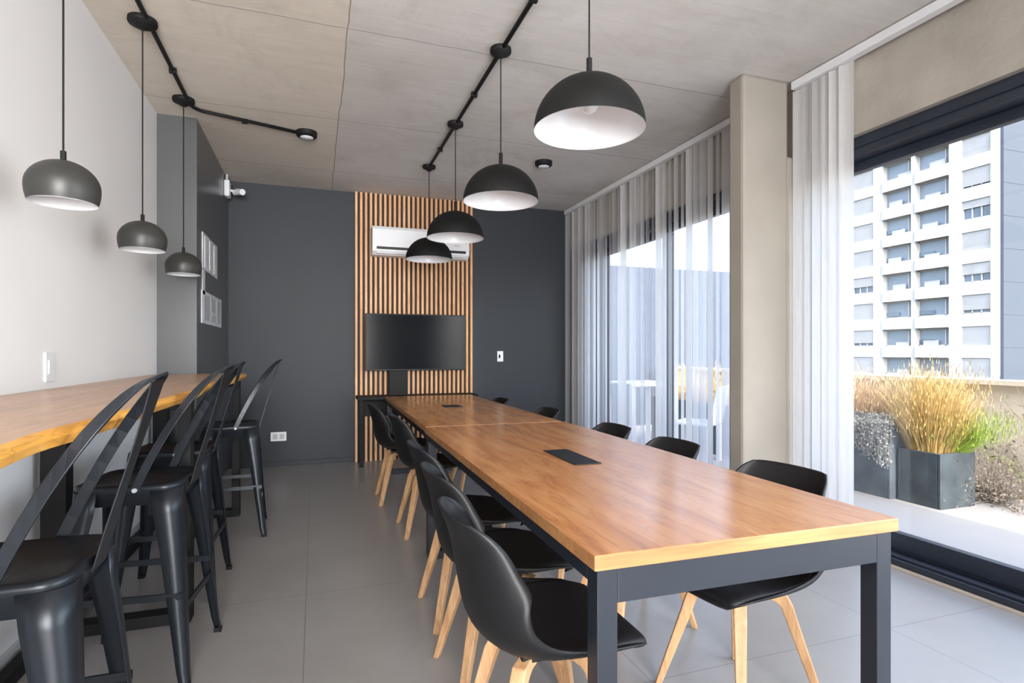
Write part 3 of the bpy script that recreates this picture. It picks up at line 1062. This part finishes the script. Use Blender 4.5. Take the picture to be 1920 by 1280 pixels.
def shell_chair(label):
    r = empty('shell_chair')
    tag(r, label, 'chair', 'black shell chairs around the long table')
    rows = smooth_tab(SHELL, 34)
    secs = []
    NU = 18
    for (y, z, hw, rz_, fy) in rows:
        ring = []
        for k in range(NU + 1):
            u = -1 + 2 * k / NU
            q = abs(u) ** 1.9
            ring.append((hw * math.sin(u * PI / 2 * .96) / math.sin(PI / 2 * .96), y + fy * q, z + rz_ * q))
        secs.append(ring)
    MB().loft(secs, closed=False).build('shell', M_shell, r, smooth=True, solid=0.007)
    # seat pad: rides on the seat part of the shell
    pr = []
    for (y, z, hw, rz_, fy) in smooth_tab([(.222, .434, .165, .0, -.01), (.215, .447, .186, .002, .0), (.150, .455, .206, .010, 0), (.05, .447, .214, .022, 0),
                                           (-.05, .440, .214, .040, 0), (-.120, .446, .205, .055, .01), (-.160, .462, .175, .055, .01), (-.175, .470, .13, .03, .01)], 22):
        ring = []
        for k in range(NU + 1):
            u = -1 + 2 * k / NU
            q = abs(u) ** 2.3
            edge = -0.014 * abs(u) ** 8
            ring.append((hw * math.sin(u * PI / 2 * .96), y + fy * q, z + rz_ * q + edge))
        pr.append(ring)
    MB().loft(pr, closed=False).build('seat_pad', M_cushion, r, smooth=True, solid=0.016)
    MB().box(-.09, .09, -.09, .09, .385, .41).build('under_plate', M_blackmet, r, bevel=0.004)
    for sx in (-1, 1):
        for sy in (-1, 1):
            fx, fy = .205 * sx, .205 * sy
            dx, dy = fx / math.hypot(fx, fy), fy / math.hypot(fx, fy)
            nx, ny = -dy, dx
            secs = []
            # bent leg: horizontal arm then splayed downwards; (radius, z, vertical thickness/depth, width)
            path = [(.04, .385, .030, .036), (.100, .383, .034, .038), (.135, .372, .042, .040), (.152, .345, .040, .040),
                    (.180, .26, .036, .036), (.225, .13, .030, .031), (.270, .0, .022, .026)]
            for i, (q, z, th, wd) in enumerate(path):
                if i < 2:
                    ax, az = 0, 1
                elif i == 2:
                    ax, az = .7, .7
                else:
                    ax, az = 1, .0
                cx_, cy_ = dx * q, dy * q
                ring = []
                for (s1, s2) in ((-1, -1), (-1, 1), (1, 1), (1, -1)):
                    ring.append((cx_ + nx * wd / 2 * s1 + dx * ax * th / 2 * s2, cy_ + ny * wd / 2 * s1 + dy * ax * th / 2 * s2, z + az * th / 2 * s2))
                secs.append(ring)
            MB().loft(secs).build('leg', M_leg, r, bevel=0.004)
    return r


ch0 = None
chairs = [
    # left side (facing +X)
    (.60, 1.47, -90, 'black shell chair with wooden legs, nearest on the left side of the table'),
    (.645, 2.01, -90, 'second black shell chair from the near end on the left side of the table'),
    (.68, 2.57, -90, 'third black shell chair on the left side, just before the table joint'),
    (.745, 3.83, -90, 'black shell chair on the left of the far table, beyond its steel leg'),
    (.68, 4.68, -91, 'furthest black shell chair on the left side, before the slat panel'),
    # right side (facing -X)
    (1.385, 1.59, 96, 'black shell chair nearest on the window side, before the stacked opaque blind'),
    (1.37, 2.25, 91, 'second black shell chair on the window side, back before the sheer blind beside the column'),
    (1.38, 2.85, 90, 'third black shell chair on the window side, back showing against the sheer blind'),
    (1.40, 3.85, 90, 'fourth black shell chair on the window side, at the foot of the charcoal wall corner'),
    (1.35, 4.83, 90, 'furthest black shell chair on the window side, only its back tip above the table'),
]
for i, (x, y, rz, l) in enumerate(chairs):
    if i == 0:
        ch0 = o = shell_chair(l)
    else:
        o = copy_tree(ch0)
        o['label'] = l
    o.location = (x, y, 0)
    o.rotation_euler = (0, 0, math.radians(rz))

# ------------------------------------------------------------------ counter
ct = empty('bar_counter', (-0.8, 2.5, 0))
tag(ct, 'long high live-edge wooden counter along the white wall', 'counter')
rnd = random.Random(21)
edge_t, edge_b = [], []
N = 90
ys_ = [-0.6 + (4.72 + 0.6) * k / N for k in range(N + 1)]


def wave(y, ph):
    return 0.011 * math.sin(y * 3.1 + ph) + 0.006 * math.sin(y * 7.3 + 2 * ph) + 0.003 * math.sin(y * 17 + ph)


secs = []
for y in ys_:
    xt = -0.492 + wave(y, .4)
    xb = xt - 0.008 + 0.006 * math.sin(y * 5 + 1)
    zb = 1.000 + 0.003 * math.sin(y * 6)
    secs.append([(-1.098 + .8, y - 2.5, 1.04), (xt - .012 + .8, y - 2.5, 1.04), (xt + .8, y - 2.5, 1.034), ((xt + .004) + .8, y - 2.5, 1.022), (xb + .8, y - 2.5, zb), (-1.098 + .8, y - 2.5, zb)])
o = MB().loft(secs).build('countertop', M_counter, ct, mats=[M_counteredge])
for p_ in o.data.polygons:
    if p_.normal.x > 0.35:
        p_.material_index = 1
for y in (0.3, 2.88, 4.60):
    f = MB()
    w_ = .04
    f.box(-.57 + .8, -.52 + .8, y - w_ - 2.5, y + w_ - 2.5, 0.05, .995)
    f.box(-1.07 + .8, -.98 + .8, y - w_ - 2.5, y + w_ - 2.5, 0.05, .995)
    f.box(-1.07 + .8, -.52 + .8, y - w_ - 2.5, y + w_ - 2.5, 0.0, .05)
    f.box(-.98 + .8, -.57 + .8, y - w_ - 2.5, y + w_ - 2.5, .945, .995)
    f.build('leg_frame', M_blackmet, ct, bevel=0.003)
MB().box(-1.07 + .8, -1.02 + .8, 0.34 - 2.5, 2.84 - 2.5, 0, .05).box(-1.07 + .8, -1.02 + .8, 2.92 - 2.5, 4.56 - 2.5, 0, .05).build('floor_rail', M_blackmet, ct, bevel=0.003)


# ------------------------------------------------------------------ bar stools
def rr(hx, hy, rad, z, n=5, inset=0.0):
    pts = []
    for (cx_, cy_, a0) in ((hx - rad, hy - rad, 0), (-hx + rad, hy - rad, PI / 2), (-hx + rad, -hy + rad, PI), (hx - rad, -hy + rad, 1.5 * PI)):
        for k in range(n + 1):
            a = a0 + PI / 2 * k / n
            pts.append((cx_ + (rad - inset) * math.cos(a), cy_ + (rad - inset) * math.sin(a), z))
    return pts


SZ = .72


def bar_stool(label):
    r = empty('bar_stool')
    tag(r, label, 'bar stool', 'gunmetal bar stools along the counter')
    h = .172
    secs = [rr(h - .022, h - .022, .045, SZ - .075), rr(h - .004, h - .004, .055, SZ - .03), rr(h + .002, h + .002, .06, SZ - .012), rr(h, h, .06, SZ),
            rr(h - .012, h - .012, .052, SZ + .004), rr(h - .028, h - .028, .045, SZ - .004), rr(.06, .06, .03, SZ - .008)]
    m = MB().loft(secs, caps=False)
    n = len(secs[0])
    m.f.append(tuple(range((len(secs) - 1) * n, len(secs) * n)))
    m.build('seat', M_stool, r, smooth=True, bevel=0)
    for sx in (-1, 1):
        for sy in (-1, 1):
            secs = []
            for (z, c_, w_) in ((SZ - .018, .172, .088), (SZ - .10, .176, .082), (.50, .186, .068), (.25, .203, .048), (.06, .217, .034), (.02, .222, .030), (.0, .224, .028)):
                R_ = w_ * .55
                ring = []
                # outer L with rounded corner
                ring.append((c_ - w_, c_))
                ring.append((c_ - R_, c_))
                for k in range(1, 6):
                    a = PI / 2 - PI / 2 * k / 6
                    ring.append((c_ - R_ + R_ * math.cos(a), c_ - R_ + R_ * math.sin(a)))
                ring.append((c_, c_ - R_))
                ring.append((c_, c_ - w_))
                secs.append([(x * sx, y * sy, z) for x, y in ring])
            MB().loft(secs, closed=False).build('leg', M_stool, r, smooth=True, solid=0.004)
            MB().box(min(sx * .196, sx * .225), max(sx * .196, sx * .225), min(sy * .196, sy * .225), max(sy * .196, sy * .225), 0, .018).build('foot_cap', M_blackmet, r, bevel=0.003)
    for (z, q) in ((.27, .196),):
        for s in (-1, 1):
            MB().box(-q, q, s * q - .004, s * q + .004, z - .012, z + .012).build('footrest', M_stool, r)
            MB().box(s * q - .004, s * q + .004, -q, q, z + .04, z + .064).build('footrest', M_stool, r)
    # backrest hoop (forward is +y)
    side = [(.180, -.040, SZ - .01), (.180, -.075, SZ + .07), (.172, -.135, SZ + .19), (.155, -.195, SZ + .29), (.122, -.250, SZ + .365), (.075, -.288, SZ + .408), (.0, -.310, SZ + .425)]
    side = smooth_tab(side, 16)
    full = [(-x, y, z) for x, y, z in side] + [(x, y, z) for x, y, z in reversed(side)][1:]
    secs = []
    for i, p_ in enumerate(full):
        a, b = Vector(full[max(i - 1, 0)]), Vector(full[min(i + 1, len(full) - 1)])
        d = (b - a).normalized()
        back = Vector((0, -1, .35)).normalized()
        nrm = d.cross(back).normalized()         # outward in the hoop plane
        wv = d.cross(nrm).normalized()
        p_ = Vector(p_)
        secs.append([p_ + nrm * .0035 + wv * .014, p_ + nrm * .0035 - wv * .014, p_ - nrm * .0035 - wv * .014, p_ - nrm * .0035 + wv * .014])
    MB().loft(secs).build('hoop', M_stool, r, smooth=False, bevel=0.0015)
    sp = smooth_tab([(.045, -.176, SZ - .03), (.040, -.205, SZ + .08), (.036, -.240, SZ + .20), (.044, -.275, SZ + .32), (.060, -.300, SZ + .410)], 12)
    secs = [[(-w_, y, z), (w_, y, z), (w_, y - .004, z + .001), (-w_, y - .004, z + .001)] for w_, y, z in sp]
    MB().loft(secs).build('splat', M_stool, r, bevel=0.001)
    for s in (-1, 1):
        MB().tube([(s * .176, -.040, SZ - .012), (s * .192, -.040, SZ - .012)], .008, 10).build('bolt', M_plasticg, r)
    return r


stools = [(-.665, 1.60, 90, 'nearest dark metal bar stool at the counter, cut off by the left frame edge'),
          (-.625, 2.53, 84, 'second dark metal bar stool from the viewer along the counter'),
          (-.665, 3.27, 88, 'third dark metal bar stool, tucked in close under the counter'),
          (-.535, 4.21, 94, 'furthest dark metal bar stool, standing out from the counter end near the charcoal wall')]
for i, (x, y, rz, l) in enumerate(stools):
    if i == 0:
        st0 = o = bar_stool(l)
    else:
        o = copy_tree(st0)
        o['label'] = l
    o.location = (x, y, 0)
    o.rotation_euler = (0, 0, math.radians(rz))
